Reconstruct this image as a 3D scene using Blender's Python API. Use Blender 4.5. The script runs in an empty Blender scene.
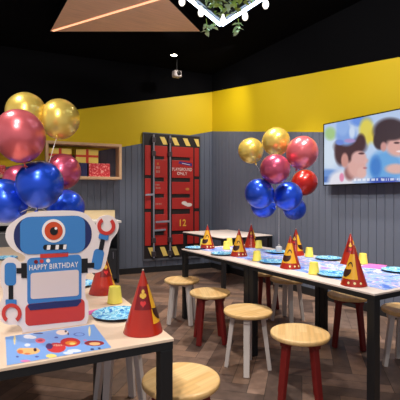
import bpy, bmesh, math, random
from math import sin, cos, pi, radians, atan2, sqrt, hypot
from mathutils import Vector, Matrix
random.seed(7)
C = bpy.context.scene.collection

# ------------------------------------------------------------------ geometry of the place
F = 398.0; HOR = 198.0; CAMH = 1.30
TH = radians(30.6)
FW = (sin(TH), cos(TH)); RT = (cos(TH), -sin(TH))
XR = 3.97; KY = 6.278; YB = 0.0; PHI = radians(7); ZC = 3.60; XL = -3.2; YF = -2.0
TZ = 0.75
def back(o, ax=1, cx=0, kz=1):
    """stand something built in the back wall's own frame (corner at 0, wall face y = 0) on that wall"""
    for q in [o]+list(o.children_recursive):
        if q.type == 'MESH' and (ax != 1 or cx or kz != 1):
            for v in q.data.vertices: v.co.x = v.co.x*ax+cx; v.co.z = CAMH+(v.co.z-CAMH)*kz
    p = o.location.copy()
    o.location = (XR+p.x*cos(PHI)+p.y*sin(PHI), KY-p.x*sin(PHI)+p.y*cos(PHI), p.z)
    o.rotation_euler.z -= PHI; return o
def W(x, d): return (RT[0]*x+FW[0]*d, RT[1]*x+FW[1]*d)
def PZ(px, py, z):                      # point of a horizontal plane seen at a photo position
    d = (CAMH-z)*F/(py-HOR); x = (px-200)/F*d
    a = W(x, d); return Vector((a[0], a[1], z))
def PD(px, py, d):
    x = (px-200)/F*d; a = W(x, d)
    return Vector((a[0], a[1], CAMH-(py-HOR)/F*d))
def PROJ(p):
    x = p[0]*RT[0]+p[1]*RT[1]; d = p[0]*FW[0]+p[1]*FW[1]
    return 200+x/d*F, HOR+(CAMH-p[2])/d*F
# the left row of tables is turned a little against the room
LROT = radians(-3.7)
a0 = W(-0.102, 1.558); L0 = Vector((a0[0], a0[1], 0))
LX = Vector((cos(LROT), sin(LROT), 0)); LY = Vector((-sin(LROT), cos(LROT), 0))
def LT(u, v, z=0): return L0+LX*u+LY*v+Vector((0, 0, z))

# ------------------------------------------------------------------ materials
def lin(c):
    r = []
    for v in c[:3]:
        v = v/255.0
        r.append(v/12.92 if v <= .04045 else ((v+.055)/1.055)**2.4)
    return tuple(r)+(1.0,)
MATS = {}
def mat(name, col, rough=.5, metal=0, spec=.5, coat=0, emit=None, estr=0, noise=0, nscale=20, bump=0, aniso=None):
    if name in MATS: return MATS[name]
    m = bpy.data.materials.new(name); m.use_nodes = True
    n = m.node_tree.nodes; l = m.node_tree.links
    b = n['Principled BSDF']
    b.inputs['Base Color'].default_value = lin(col)
    b.inputs['Roughness'].default_value = rough
    b.inputs['Metallic'].default_value = metal
    b.inputs['Specular IOR Level'].default_value = spec
    b.inputs['Coat Weight'].default_value = coat
    if emit:
        b.inputs['Emission Color'].default_value = lin(emit); b.inputs['Emission Strength'].default_value = estr
    if noise or bump:
        tc = n.new('ShaderNodeTexCoord'); nz = n.new('ShaderNodeTexNoise')
        nz.inputs['Scale'].default_value = nscale; nz.inputs['Detail'].default_value = 4
        l.new(tc.outputs['Object'], nz.inputs['Vector'])
        if noise:
            mp = n.new('ShaderNodeMapRange'); mp.inputs[1].default_value = .3; mp.inputs[2].default_value = .7
            mp.inputs[3].default_value = 1-noise; mp.inputs[4].default_value = 1+noise
            l.new(nz.outputs['Fac'], mp.inputs[0])
            mx = n.new('ShaderNodeVectorMath'); mx.operation = 'SCALE'
            mx.inputs[0].default_value = lin(col)[:3]
            l.new(mp.outputs[0], mx.inputs['Scale']); l.new(mx.outputs[0], b.inputs['Base Color'])
        if bump:
            bp = n.new('ShaderNodeBump'); bp.inputs['Strength'].default_value = bump; bp.inputs['Distance'].default_value = .01
            l.new(nz.outputs['Fac'], bp.inputs['Height']); l.new(bp.outputs[0], b.inputs['Normal'])
    MATS[name] = m; return m
def mat_attr(name, rough=.5, emit=0, spec=.5, wood=False, coat=0):
    m = bpy.data.materials.new(name); m.use_nodes = True
    n = m.node_tree.nodes; l = m.node_tree.links; b = n['Principled BSDF']
    at = n.new('ShaderNodeAttribute'); at.attribute_name = 'paint'
    b.inputs['Roughness'].default_value = rough; b.inputs['Specular IOR Level'].default_value = spec
    b.inputs['Coat Weight'].default_value = coat
    out = at.outputs['Color']
    if wood:
        tc = n.new('ShaderNodeTexCoord'); nz = n.new('ShaderNodeTexNoise')
        nz.inputs['Scale'].default_value = 14; nz.inputs['Detail'].default_value = 6
        l.new(tc.outputs['Object'], nz.inputs['Vector'])
        mp = n.new('ShaderNodeMapRange'); mp.inputs[1].default_value = .3; mp.inputs[2].default_value = .7
        mp.inputs[3].default_value = .78; mp.inputs[4].default_value = 1.22
        l.new(nz.outputs['Fac'], mp.inputs[0])
        mx = n.new('ShaderNodeVectorMath'); mx.operation = 'SCALE'
        l.new(out, mx.inputs[0]); l.new(mp.outputs[0], mx.inputs['Scale']); out = mx.outputs[0]
    if emit:
        l.new(out, b.inputs['Emission Color']); b.inputs['Emission Strength'].default_value = emit
        b.inputs['Base Color'].default_value = (0.01, .01, .012, 1)
    else: l.new(out, b.inputs['Base Color'])
    return m
def mat_wood(name, c1, c2, rough=.45, strip=.045, length=.3, scale=1.0, mortar=.0, axis=0):
    """strips of wood glued side by side, with grain"""
    m = bpy.data.materials.new(name); m.use_nodes = True
    n = m.node_tree.nodes; l = m.node_tree.links; b = n['Principled BSDF']
    tc = n.new('ShaderNodeTexCoord'); mpg = n.new('ShaderNodeMapping')
    if axis: mpg.inputs['Rotation'].default_value = (0, 0, pi/2)
    l.new(tc.outputs['Object'], mpg.inputs['Vector'])
    br = n.new('ShaderNodeTexBrick'); br.inputs['Scale'].default_value = 1
    br.inputs['Brick Width'].default_value = length; br.inputs['Row Height'].default_value = strip
    br.inputs['Mortar Size'].default_value = mortar; br.inputs['Color1'].default_value = lin(c1); br.inputs['Color2'].default_value = lin(c2)
    br.inputs['Mortar'].default_value = lin([v*.6 for v in c2]); br.offset = .37
    l.new(mpg.outputs[0], br.inputs['Vector'])
    mp2 = n.new('ShaderNodeMapping'); mp2.inputs['Scale'].default_value = (3, 60, 60)
    l.new(mpg.outputs[0], mp2.inputs['Vector'])
    nz = n.new('ShaderNodeTexNoise'); nz.inputs['Scale'].default_value = 1; nz.inputs['Detail'].default_value = 5
    l.new(mp2.outputs[0], nz.inputs['Vector'])
    mr = n.new('ShaderNodeMapRange'); mr.inputs[1].default_value = .3; mr.inputs[2].default_value = .7
    mr.inputs[3].default_value = .86; mr.inputs[4].default_value = 1.1
    l.new(nz.outputs['Fac'], mr.inputs[0])
    mx = n.new('ShaderNodeVectorMath'); mx.operation = 'SCALE'
    l.new(br.outputs['Color'], mx.inputs[0]); l.new(mr.outputs[0], mx.inputs['Scale'])
    l.new(mx.outputs[0], b.inputs['Base Color']); b.inputs['Roughness'].default_value = rough
    return m
def mat_print(name, cols, stops, scale=18, rough=.5, dist=1.5):
    """bold printed paper pattern; differs from object to object"""
    m = bpy.data.materials.new(name); m.use_nodes = True
    n = m.node_tree.nodes; l = m.node_tree.links; b = n['Principled BSDF']
    tc = n.new('ShaderNodeTexCoord'); oi = n.new('ShaderNodeObjectInfo')
    ad = n.new('ShaderNodeVectorMath'); ad.operation = 'ADD'
    sc = n.new('ShaderNodeMath'); sc.operation = 'MULTIPLY'; sc.inputs[1].default_value = 40
    l.new(oi.outputs['Random'], sc.inputs[0]); l.new(tc.outputs['Object'], ad.inputs[0]); l.new(sc.outputs[0], ad.inputs[1])
    nz = n.new('ShaderNodeTexNoise'); nz.inputs['Scale'].default_value = scale; nz.inputs['Detail'].default_value = 2
    nz.inputs['Distortion'].default_value = dist
    l.new(ad.outputs[0], nz.inputs['Vector'])
    cr = n.new('ShaderNodeValToRGB'); cr.color_ramp.interpolation = 'CONSTANT'
    e = cr.color_ramp.elements
    while len(e) < len(cols): e.new(.5)
    for i, (c, s) in enumerate(zip(cols, stops)):
        e[i].position = s; e[i].color = lin(c)
    l.new(nz.outputs['Fac'], cr.inputs[0]); l.new(cr.outputs[0], b.inputs['Base Color'])
    b.inputs['Roughness'].default_value = rough
    return m
def mat_wall(name, horiz, g0, gs, k0, ks, grey, yellow, black):
    """painted wall: grooved grey below, yellow band, black above; both paint lines slope.
       horiz: 'X' or 'Y' axis along the wall; grey line z = g0+gs*h, black line z = k0+ks*h"""
    m = bpy.data.materials.new(name); m.use_nodes = True
    n = m.node_tree.nodes; l = m.node_tree.links; b = n['Principled BSDF']
    tc = n.new('ShaderNodeTexCoord'); sp = n.new('ShaderNodeSeparateXYZ'); l.new(tc.outputs['Object'], sp.inputs[0])
    h = sp.outputs[horiz]; z = sp.outputs['Z']
    def M(op, a, bb):
        q = n.new('ShaderNodeMath'); q.operation = op
        for i, v in enumerate((a, bb)):
            if isinstance(v, (int, float)): q.inputs[i].default_value = v
            else: l.new(v, q.inputs[i])
        return q.outputs[0]
    isg = M('LESS_THAN', z, M('ADD', M('MULTIPLY', h, gs), g0))
    isk = M('GREATER_THAN', z, M('ADD', M('MULTIPLY', h, ks), k0))
    def mix(f, a, c):
        q = n.new('ShaderNodeMix'); q.data_type = 'RGBA'; l.new(f, q.inputs[0])
        for i, v in ((6, a), (7, c)):
            if isinstance(v, tuple): q.inputs[i].default_value = v
            else: l.new(v, q.inputs[i])
        return q.outputs[2]
    nz = n.new('ShaderNodeTexNoise'); nz.inputs['Scale'].default_value = 3; l.new(tc.outputs['Object'], nz.inputs['Vector'])
    c = mix(isg, lin(yellow), lin(grey)); c = mix(isk, c, lin(black))
    l.new(c, b.inputs['Base Color'])
    b.inputs['Roughness'].default_value = .6
    ro = M('ADD', M('MULTIPLY', isk, .3), .58); l.new(ro, b.inputs['Roughness'])
    l.new(M('MULTIPLY', M('SUBTRACT', 1, isk), .3), b.inputs['Specular IOR Level'])
    return m

# ------------------------------------------------------------------ mesh building
class MB:
    def __init__(s): s.v = []; s.f = []
    def add(s, vs, fs):
        o = len(s.v); s.v += [Vector(v) for v in vs]; s.f += [tuple(i+o for i in f) for f in fs]; return s
    def box(s, x0, x1, y0, y1, z0, z1):
        return s.add([(x0,y0,z0),(x1,y0,z0),(x1,y1,z0),(x0,y1,z0),(x0,y0,z1),(x1,y0,z1),(x1,y1,z1),(x0,y1,z1)],
            [(3,2,1,0),(4,5,6,7),(0,1,5,4),(1,2,6,5),(2,3,7,6),(3,0,4,7)])
    def beam(s, a, b, w, h, w2=None, h2=None, up=(0,1,0)):     # tapered square bar
        a = Vector(a); b = Vector(b); d = (b-a).normalized(); u = Vector(up)
        r = d.cross(u).normalized(); u = r.cross(d).normalized()
        w2 = w2 or w; h2 = h2 or h
        vs = []
        for p, ww, hh in ((a, w, h), (b, w2, h2)):
            for q in ((-1,-1),(1,-1),(1,1),(-1,1)): vs.append(p+r*(q[0]*ww/2)+u*(q[1]*hh/2))
        return s.add(vs, [(3,2,1,0),(4,5,6,7),(0,1,5,4),(1,2,6,5),(2,3,7,6),(3,0,4,7)])
    def lathe(s, prof, n=32, c=(0,0,0), caps=False):
        vs = []; fs = []; c = Vector(c); k = len(prof)
        for i in range(n):
            a = 2*pi*i/n
            for r, z in prof: vs.append(c+Vector((r*cos(a), r*sin(a), z)))
        for i in range(n):
            j = (i+1) % n
            for q in range(k-1): fs.append((i*k+q, j*k+q, j*k+q+1, i*k+q+1))
        o = len(s.v); s.add(vs, fs)
        if caps and prof[0][0] > 1e-5: s.f.append(tuple(o+i*k for i in reversed(range(n))))
        if caps and prof[-1][0] > 1e-5: s.f.append(tuple(o+i*k+k-1 for i in range(n)))
        return s
    def tube(s, pts, r, n=8, closed=False):
        pts = [Vector(p) for p in pts]; m = len(pts); vs = []; fs = []
        pr = None
        for i, p in enumerate(pts):
            t = (pts[min(i+1, m-1)]-pts[max(i-1, 0)]) if not closed else (pts[(i+1) % m]-pts[i-1])
            t = t.normalized()
            if pr is None:
                pr = t.orthogonal().normalized()
            pr = (pr-t*pr.dot(t)).normalized(); q = t.cross(pr)
            for k in range(n):
                a = 2*pi*k/n; vs.append(p+(pr*cos(a)+q*sin(a))*r)
        for i in range(m if closed else m-1):
            j = (i+1) % m
            for k in range(n):
                k2 = (k+1) % n; fs.append((i*n+k, i*n+k2, j*n+k2, j*n+k))
        if not closed:
            fs.append(tuple(reversed(range(n)))); fs.append(tuple((m-1)*n+k for k in range(n)))
        return s.add(vs, fs)
    def prism(s, poly, y0, y1, flip=False):                 # polygon in x,z pushed through y
        n = len(poly)
        vs = [(u, y0, v) for u, v in poly]+[(u, y1, v) for u, v in poly]
        ar = sum(poly[i][0]*poly[(i+1) % n][1]-poly[(i+1) % n][0]*poly[i][1] for i in range(n))
        idx = list(range(n))
        fs = []
        f0 = tuple(range(n)); f1 = tuple(n+i for i in reversed(range(n)))
        if ar < 0: f0 = tuple(reversed(f0)); f1 = tuple(reversed(f1))
        fs += [f0, f1]
        for i in range(n):
            j = (i+1) % n
            fs.append((i, n+i, n+j, j) if ar > 0 else (j, n+j, n+i, i))
        return s.add(vs, fs)
    def hprism(s, poly, z0, z1):
        n = len(poly); ar = sum(poly[i][0]*poly[(i+1) % n][1]-poly[(i+1) % n][0]*poly[i][1] for i in range(n))
        if ar < 0: poly = poly[::-1]
        vs = [(u, v, z0) for u, v in poly]+[(u, v, z1) for u, v in poly]
        fs = [tuple(reversed(range(n))), tuple(n+i for i in range(n))]
        for i in range(n):
            j = (i+1) % n; fs.append((i, j, n+j, n+i))
        return s.add(vs, fs)
    def sphere(s, c, r, nu=24, nv=14, sq=1.0):
        prof = [(r*sin(pi*i/nv), -r*cos(pi*i/nv)*sq) for i in range(nv+1)]
        prof[0] = (0, -r*sq); prof[-1] = (0, r*sq)
        return s.lathe(prof, nu, c)
    def build(s, name, m, parent=None, smooth=False, bevel=0, seg=2, angle=40):
        me = bpy.data.meshes.new(name); me.from_pydata([tuple(v) for v in s.v], [], s.f); 
        bm = bmesh.new(); bm.from_mesh(me)
        bmesh.ops.remove_doubles(bm, verts=bm.verts, dist=1e-6)
        bmesh.ops.dissolve_degenerate(bm, edges=bm.edges, dist=1e-7)
        bm.to_mesh(me); bm.free()
        if m: me.materials.append(m)
        o = bpy.data.objects.new(name, me); C.objects.link(o)
        if parent: o.parent = parent
        if smooth:
            for p in me.polygons: p.use_smooth = True
            try: me.set_sharp_from_angle(angle=radians(angle))
            except Exception: pass
        if bevel:
            b = o.modifiers.new('bevel', 'BEVEL'); b.width = bevel; b.segments = seg; b.limit_method = 'ANGLE'; b.angle_limit = radians(50)
        return o
def paint_mesh(o, fn, domain_pts=None):
    """colour every vertex of a flat printed surface from fn(world position)"""
    me = o.data; at = me.color_attributes.new('paint', 'FLOAT_COLOR', 'POINT')
    for i, v in enumerate(me.vertices): at.data[i].color = lin(fn(v.co))
def grid(o3, ex, ey, nx, ny):
    mb = MB(); vs = []; fs = []
    for j in range(ny+1):
        for i in range(nx+1): vs.append(Vector(o3)+Vector(ex)*(i/nx)+Vector(ey)*(j/ny))
    for j in range(ny):
        for i in range(nx):
            a = j*(nx+1)+i; fs.append((a, a+1, a+nx+2, a+nx+1))
    return mb.add(vs, fs)
def thing(name, label, cat, loc=(0,0,0), rz=0, group=None):
    o = bpy.data.objects.new(name, None); C.objects.link(o); o.empty_display_size = .05
    o.location = loc; o.rotation_euler = (0, 0, rz); tag(o, label, cat, group); return o
def tag(o, label, cat, group=None):
    o['label'] = label; o['category'] = cat
    if group: o['group'] = group
    return o
def struct(o): o['kind'] = 'structure'; return o
def dup(root, loc, rz, label, group=None):
    r = root.copy(); C.objects.link(r); r.location = loc; r.rotation_euler = (0, 0, rz); r['label'] = label
    if group: r['group'] = group
    for ch in list(root.children):
        c = ch.copy(); C.objects.link(c); c.parent = r
        for g in list(ch.children):
            k = g.copy(); C.objects.link(k); k.parent = c
    return r
def text_mb(txt, size, bold=0.0):
    cu = bpy.data.curves.new('t', 'FONT'); cu.body = txt; cu.size = size; cu.align_x = 'CENTER'; cu.align_y = 'CENTER'
    cu.offset = bold; cu.space_character = 1.12; cu.resolution_u = 3
    o = bpy.data.objects.new('t', cu); C.objects.link(o)
    bpy.context.view_layer.update()
    dg = bpy.context.evaluated_depsgraph_get(); me = bpy.data.meshes.new_from_object(o.evaluated_get(dg))
    vs = [v.co.copy() for v in me.vertices]; fs = [tuple(p.vertices) for p in me.polygons]
    bpy.data.objects.remove(o); bpy.data.curves.remove(cu); bpy.data.meshes.remove(me)
    return vs, fs
def rrect(x0, x1, y0, y1, r, n=6):
    r = min(r, (x1-x0)/2*.999, (y1-y0)/2*.999); pts = []
    for cx, cy, a in ((x1-r, y0+r, -pi/2), (x1-r, y1-r, 0), (x0+r, y1-r, pi/2), (x0+r, y0+r, pi)):
        for i in range(n+1):
            t = a+pi/2*i/n; pts.append((cx+r*cos(t), cy+r*sin(t)))
    return pts
def circ(cx, cy, r, n=28, ry=None): return [(cx+r*cos(2*pi*i/n), cy+(ry or r)*sin(2*pi*i/n)) for i in range(n)]

# ------------------------------------------------------------------ palette
M_black = mat('black powder coat', (22,23,26), .45)
M_blackm = mat('black ceiling paint', (15,15,17), .95, spec=.0)
M_skirt = mat('black skirting paint', (24,25,28), .5)
M_white = mat('white laminate', (236,230,226), .4)
M_wleg = mat('pale painted stool legs', (206,196,192), .5)
M_rleg = mat('dark red painted stool legs', (116,20,18), .45)
M_seat = mat_wood('light rubberwood seat', (232,196,140), (214,170,108), .4, .045, .22)
M_top = mat('pale maple laminate', (238,212,188), .35, noise=.04, nscale=6)
M_topr = mat('pale pinkish laminate', (236,220,212), .35, noise=.03, nscale=6)
M_oak = mat('shelf oak', (206,166,128), .5, noise=.08, nscale=9)
M_panelw = mat_wood('ceiling panel wood', (244,200,170), (238,192,162), .55, .6, 3, axis=0)
M_hatred = mat('glossy red card', (174,38,16), .28, coat=.5)
M_hatdark = mat('dark red print', (120,16,20), .35)
M_hatyel = mat('yellow print', (244,178,40), .4)
M_mouth = mat('dark brown print', (58,18,10), .5)
M_dot = mat('pale yellow print', (250,232,170), .5)
M_heart = mat('bright red print', (214,44,48), .4)
M_cup = mat('yellow paper', (246,230,100), .5)
M_navy = mat('navy card', (24,40,74), .45)
M_plate = mat_print('blue plate print', [(40,120,205),(90,190,235),(200,236,250),(110,200,240),(48,110,200)], [0,.42,.5,.56,.63], 26, .35)
M_mat = mat_print('pastel placemat print', [(84,124,226),(150,186,244),(110,150,235),(236,216,240),(150,196,248),(176,140,226)], [0,.38,.45,.5,.55,.62], 8, .4, 1)
M_pink = mat('pink paper', (240,110,190), .5)

# ------------------------------------------------------------------ the room
# back wall paint lines
def boarded_wall(name, axis, h0, h1, m, grey, g0, gs):
    """painted wall with upright boards nailed on below the sloping paint line"""
    mb = MB()
    if axis == 'X': mb.box(h0, h1+.15, YB+.012, YB+.16, 0, ZC)
    else: mb.box(XR+.012, XR+.16, h0, h1+.012, 0, ZC)
    k = len(mb.f); h = h0+.004
    while h < h1-.02:
        a, b = h, min(h+.100, h1-.001)
        c = .002
        pr = [(a, .012), (a, .003), (a+c, 0), (b-c, 0), (b, .003), (b, .012)]
        vs = []
        for z_ in (0, 1):
            for hh, q in pr:
                z = 0 if z_ == 0 else g0+gs*hh
                vs.append((hh, YB+q, z) if axis == 'X' else (XR+q, hh, z))
        n = len(pr)
        fs = [(i, i+1, n+i+1, n+i) for i in range(n-1)]+[tuple(range(n, 2*n))]
        mb.add(vs, fs); h += .105
    o = mb.build(name, m); o.data.materials.append(mat('grey wall boards', grey, .55, spec=.3))
    for i, p in enumerate(o.data.polygons): p.material_index = 0 if i < k else 1
    return struct(o)
back(boarded_wall('wall_back', 'X', -7.4, -.001, mat_wall('painted back wall', 'X', 2.54, .223, 3.277, .224, (100,106,122), (210,180,16), (13,13,15)), (100,106,122), 2.54, .223))
g_s = (2.63-2.21)/(6.72-3.88); g_0 = 1.3+(2.63-g_s*6.72-1.3)*.934
k_s = .13; k_0 = 1.3+(3.42-k_s*6.72-1.3)*.934
boarded_wall('wall_right', 'Y', YF, KY, mat_wall('painted right wall', 'Y', g_0, g_s, k_0, k_s, (108,112,124), (210,180,16), (13,13,15)), (108,112,124), g_0, g_s)
o = MB().box(XL-.1, XR+.15, YF, 7.4, ZC, ZC+.12).build('ceiling', M_blackm); struct(o)
o = MB().box(-7.2, -.02, -.016, -.0005, 0, .10).build('baseboard_back', M_skirt, bevel=.003); struct(o); back(o)
o = MB().box(XR-.016, XR-.0005, YF, KY-.003, 0, .10).build('baseboard_right', M_skirt, bevel=.003); struct(o)

# herringbone floor
fb = bmesh.new(); col = fb.loops.layers.float_color.new('paint')
PL, PW = .60, .12
base = [(124,98,82), (100,80,70), (146,116,98), (114,94,84), (92,74,66), (134,108,94)]
ca, sa = cos(pi/4), sin(pi/4)
rr = random.Random(3)
for i in range(-60, 110):
    for j in range(-16, 17):
        ox = i*PW+j*PL; oy = i*PW-j*PL
        for (x0, y0, x1, y1) in ((0, 0, PL, PW), (0, PW, PW, PW+PL)):
            g = .0018; q = [(ox+x0+g, oy+y0+g), (ox+x1-g, oy+y0+g), (ox+x1-g, oy+y1-g), (ox+x0+g, oy+y1-g)]
            q = [(ca*a-sa*b, sa*a+ca*b) for a, b in q]
            cx = sum(a for a, b in q)/4; cy = sum(b for a, b in q)/4
            if not (XL-.5 < cx < XR+.5 and YF-.5 < cy < 7.6): continue
            f = fb.faces.new([fb.verts.new((a, b, 0)) for a, b in q])
            c = lin(rr.choice(base))
            for lp in f.loops: lp[col] = c
for co, no in (((XL,0,0),(-1,0,0)), ((XR,0,0),(1,0,0)), ((0,YF,0),(0,-1,0)), ((XR,KY,0),(sin(PHI),cos(PHI),0))):
    bmesh.ops.bisect_plane(fb, geom=fb.verts[:]+fb.edges[:]+fb.faces[:], plane_co=co, plane_no=no, clear_outer=True)
YW = KY+(XR-XL)*math.tan(PHI)
vv = [fb.verts.new(p) for p in ((XL,YF,-.08),(XR,YF,-.08),(XR,KY,-.08),(XL,YW,-.08))]
f = fb.faces.new(vv[::-1]); 
for lp in f.loops: lp[col] = (.05,.04,.03,1)
tv = [fb.verts.new(p) for p in ((XL,YF,-.001),(XR,YF,-.001),(XR,KY,-.001),(XL,YW,-.001))]
f = fb.faces.new(tv)
for lp in f.loops: lp[col] = (.02,.015,.012,1)
for a in range(4):
    b = (a+1) % 4; f = fb.faces.new((vv[a], vv[b], tv[b], tv[a]))
    for lp in f.loops: lp[col] = (.05,.04,.03,1)
me = bpy.data.meshes.new('floor'); fb.to_mesh(me); fb.free()
me.materials.append(mat_attr('herringbone boards', .42, wood=True, spec=.4))
o = bpy.data.objects.new('floor', me); C.objects.link(o); struct(o)

# ------------------------------------------------------------------ container door on the back wall
M_cred = mat('container red paint', (172,36,32), .45, noise=.06, nscale=5)
M_cblk = mat('container black gaps', (26,16,18), .6)
M_rod = mat('grey steel lock rod', (150,150,166), .4, metal=.3)
M_hy = mat('hazard yellow', (238,206,110), .5)
M_wtxt = mat('white stencil paint', (232,220,215), .6)
M_ytxt = mat('yellow stencil paint', (232,178,60), .6)
DX0, DX1, DZ0, DZ1 = 2.775, 3.985, .175, 2.485
door = thing('door_1', 'red shipping container style door with hazard stripes on the back wall', 'door', (0, YB, 0)); struct(door)
del door['category']
MB().box(DX0, DX1, -.03, -.001, DZ0, DZ1).build('door_backing', M_cblk, door)
fr = MB()
fr.box(DX0-.02, DX0, -.036, -.001, DZ0-.035, DZ1+.02).box(DX1, DX1+.02, -.036, -.001, DZ0-.035, DZ1+.02)
fr.box(DX0, DX1, -.036, -.001, DZ1, DZ1+.02).box(DX0, DX1, -.036, -.001, DZ0-.035, DZ0)
fr.build('door_frame', mat('grey door frame', (84,86,96), .5), door, bevel=.003)
rows = [(2.075, 2.27), (1.68, 2.015), (1.375, 1.605), (1.09, 1.305), (.68, .995), (.42, .61)]
colsx = [(2.985, 3.265), (3.36, 3.835)]
for ci, (x0, x1) in enumerate(colsx):
    mb = MB()
    for z0, z1 in rows: mb.box(x0, x1, -.048, -.03, z0, z1)
    for z0, z1 in ((2.015, 2.075), (1.605, 1.68), (1.305, 1.375), (.995, 1.09), (.61, .68)): mb.box(x1-.075, x1, -.046, -.03, z0-.01, z1+.01)
    mb.build('door_panel', M_cred, door, bevel=.006)
mb = MB()
for x0, x1 in ((2.795, 2.915), (3.865, 3.965)):
    for z0, z1 in ((1.72, 2.27), (1.1, 1.66), (.42, 1.04)): mb.box(x0, x1, -.043, -.03, z0, z1)
mb.build('side_panel', M_cred, door, bevel=.006)
mb = MB()
for z0, z1, sg in ((2.30, 2.44, 1), (.215, .385, 1)):
    x = DX0+.08
    while x < DX1-.1:
        if not (x < 2.9 and z0 > 1): mb.prism([(x+.075, z0), (min(x+.175, DX1-.005), z0), (x+.10, z1), (x, z1)], -.036, -.03)
        x += .25
mb.build('hazard_stripe', M_hy, door)
for X in (2.965, 3.312):
    r = MB().tube([(X, -.075, DZ0+.02), (X, -.075, DZ1-.02)], .017, 10).build('lock_rod', M_rod, door, smooth=True)
    mb = MB()
    for z in (.27, .52, 2.12, 2.37): mb.box(X-.04, X+.04, -.095, -.03, z-.045, z+.045)
    mb.build('rod_bracket', mat('dark steel bracket', (70,62,68), .5, metal=.3), r, bevel=.004)
for x0, x1, z in ((3.0, 3.30, .855), (2.975, 3.21, .70), (2.79, 2.96, 1.355)):
    MB().beam((x0, -.085, z), (x1, -.085, z+.01), .012, .035, up=(0, 0, 1)).tube([(x0+.02, -.03, z), (x0+.02, -.09, z)], .012).tube([(x1-.02, -.03, z), (x1-.02, -.09, z)], .012).build('door_handle', M_rod, door, bevel=.003)
def wall_text(txt, cx, cz, w, h, m, name, y=-.0495, parent=door, bold=.0):
    vs, fs = text_mb(txt, 1, bold)
    xs = [v.x for v in vs]; ys = [v.y for v in vs]
    mx, my = (max(xs)+min(xs))/2, (max(ys)+min(ys))/2; sx = w/(max(xs)-min(xs)); sy = h/(max(ys)-min(ys))
    return MB().add([(cx+(v.x-mx)*sx, y, cz+(v.y-my)*sy) for v in vs], fs).build(name, m, parent)
wall_text('PLAYGROUND', 3.585, 1.845, .43, .062, M_wtxt, 'lettering', bold=.004)
wall_text('ONLY', 3.585, 1.765, .22, .062, M_wtxt, 'lettering', bold=.004)
wall_text('12', 3.60, .83, .14, .13, M_ytxt, 'numerals', bold=.02)
MB().prism([(3.50, 1.955), (3.80, 1.905), (3.80, 1.965), (3.52, 2.0)], -.051, -.048).build('name_sign', mat('violet sign', (60,44,120), .4), door)
MB().prism([(3.58, 1.955), (3.76, 1.928), (3.76, 1.938), (3.58, 1.968)], -.0525, -.0512).build('sign_stroke', M_wtxt, door)
# worn stencil lines (not legible)
mb = MB()
for cx, cz, w, h in ((3.03,1.865,.022,.045),(3.058,1.865,.022,.045),(3.087,1.865,.022,.045),(3.03,1.79,.022,.045),(3.06,1.79,.026,.045),(3.092,1.79,.022,.045),
                     (3.02,1.545,.02,.03),(3.05,1.545,.024,.03),(3.08,1.545,.02,.03),(3.025,1.485,.024,.03),(3.062,1.485,.024,.03),(3.10,1.485,.024,.03),
                     (3.02,1.19,.024,.028),(3.056,1.19,.024,.028),(3.092,1.19,.024,.028),(3.125,1.19,.018,.028)):
    mb.box(cx-w/2, cx+w/2, -.0495, -.048, cz-h/2, cz+h/2)
mb.build('stencil_marks', mat('worn pale stencil', (176,120,110), .7), door)
MB().prism([(3.035, 1.92), (3.085, 1.92), (3.06, 1.965)], -.0495, -.048).prism(circ(3.70, 1.47, .045, 12, .025), -.0495, -.048).build('stencil_mark', mat('worn yellow stencil', (190,120,50), .7), door)
MB().prism(circ(3.63, 1.205, .06, 16, .035), -.0495, -.048).prism(circ(3.73, 1.17, .075, 16, .036), -.0496, -.048).prism(circ(3.67, 1.18, .05, 16, .03), -.0494, -.048).build('paint_splat', M_wtxt, door)

back(door, .868, -1.313-2.775*.868, .942)
# ------------------------------------------------------------------ wall shelf with gift boxes
def sx(x): return -1.754+(x-2.27)*.95
SX0, SX1, SY0, SZ0, SZ1 = sx(-.10), sx(2.27), -.30, 1.3+.31*.965, 1.3+.898*.965
sh = thing('wall_shelf', 'long open oak box shelf on the back wall holding gift boxes', 'shelf', (0, 0, 0))
MB().box(SX0, SX1, SY0, YB-.001, SZ1-.04, SZ1).build('top_board', M_oak, sh, bevel=.003)
MB().box(SX0, SX1, SY0, YB-.001, SZ0, SZ0+.04).build('bottom_board', M_oak, sh, bevel=.003)
for x in (SX0, sx(1.06), SX1-.04): MB().box(x, x+.04, SY0, YB-.001, SZ0+.04, SZ1-.04).build('side_board', M_oak, sh, bevel=.003)
back(sh)
M_gy = mat('pale yellow wrap', (236,204,96), .45); M_rib = mat('red ribbon', (206,60,30), .4)
M_gr = mat_print('red patterned wrap', [(200,40,50),(224,84,88),(238,170,160)], [0,.5,.6], 45, .45, .5); M_gn = mat('navy wrap', (38,36,84), .45)
def gift(name, label, x0, x1, z0, h, m, ribbon=True, y0=-.22, dep=.2):
    x0 = sx(x0); x1 = sx(x1); w = (x1-x0)
    t = thing(name, label, 'gift box', ((x0+x1)/2, y0+dep/2, z0), 0, 'gift boxes on the wall shelf')
    MB().box(-w/2, w/2, -dep/2, dep/2, 0, h).build('box', m, t, bevel=.004)
    if ribbon:
        MB().box(-.02, .02, -dep/2-.002, dep/2+.002, -.0, h+.002).build('ribbon', M_rib, t)
        MB().box(-w/2-.002, w/2+.002, -dep/2-.003, dep/2+.003, h*.42, h*.42+.035).build('ribbon', M_rib, t)
    return back(t)
sz = SZ0+.0405
gift('gift_box', 'small navy wrapped box under the right yellow gift box', 1.55, 1.71, sz, .215, M_gn, False)
gift('gift_box', 'red patterned gift box at the right end of the wall shelf', 1.735, 2.085, sz, .215, M_gr, False)
gift('gift_box', 'yellow gift box with red ribbon stacked on the navy and red boxes', 1.53, 1.89, sz+.2155, .215, M_gy)
gift('gift_box', 'dark box hidden low behind the magenta balloon, under the left yellow gift', 1.11, 1.45, sz, .215, M_gn, False)
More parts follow.
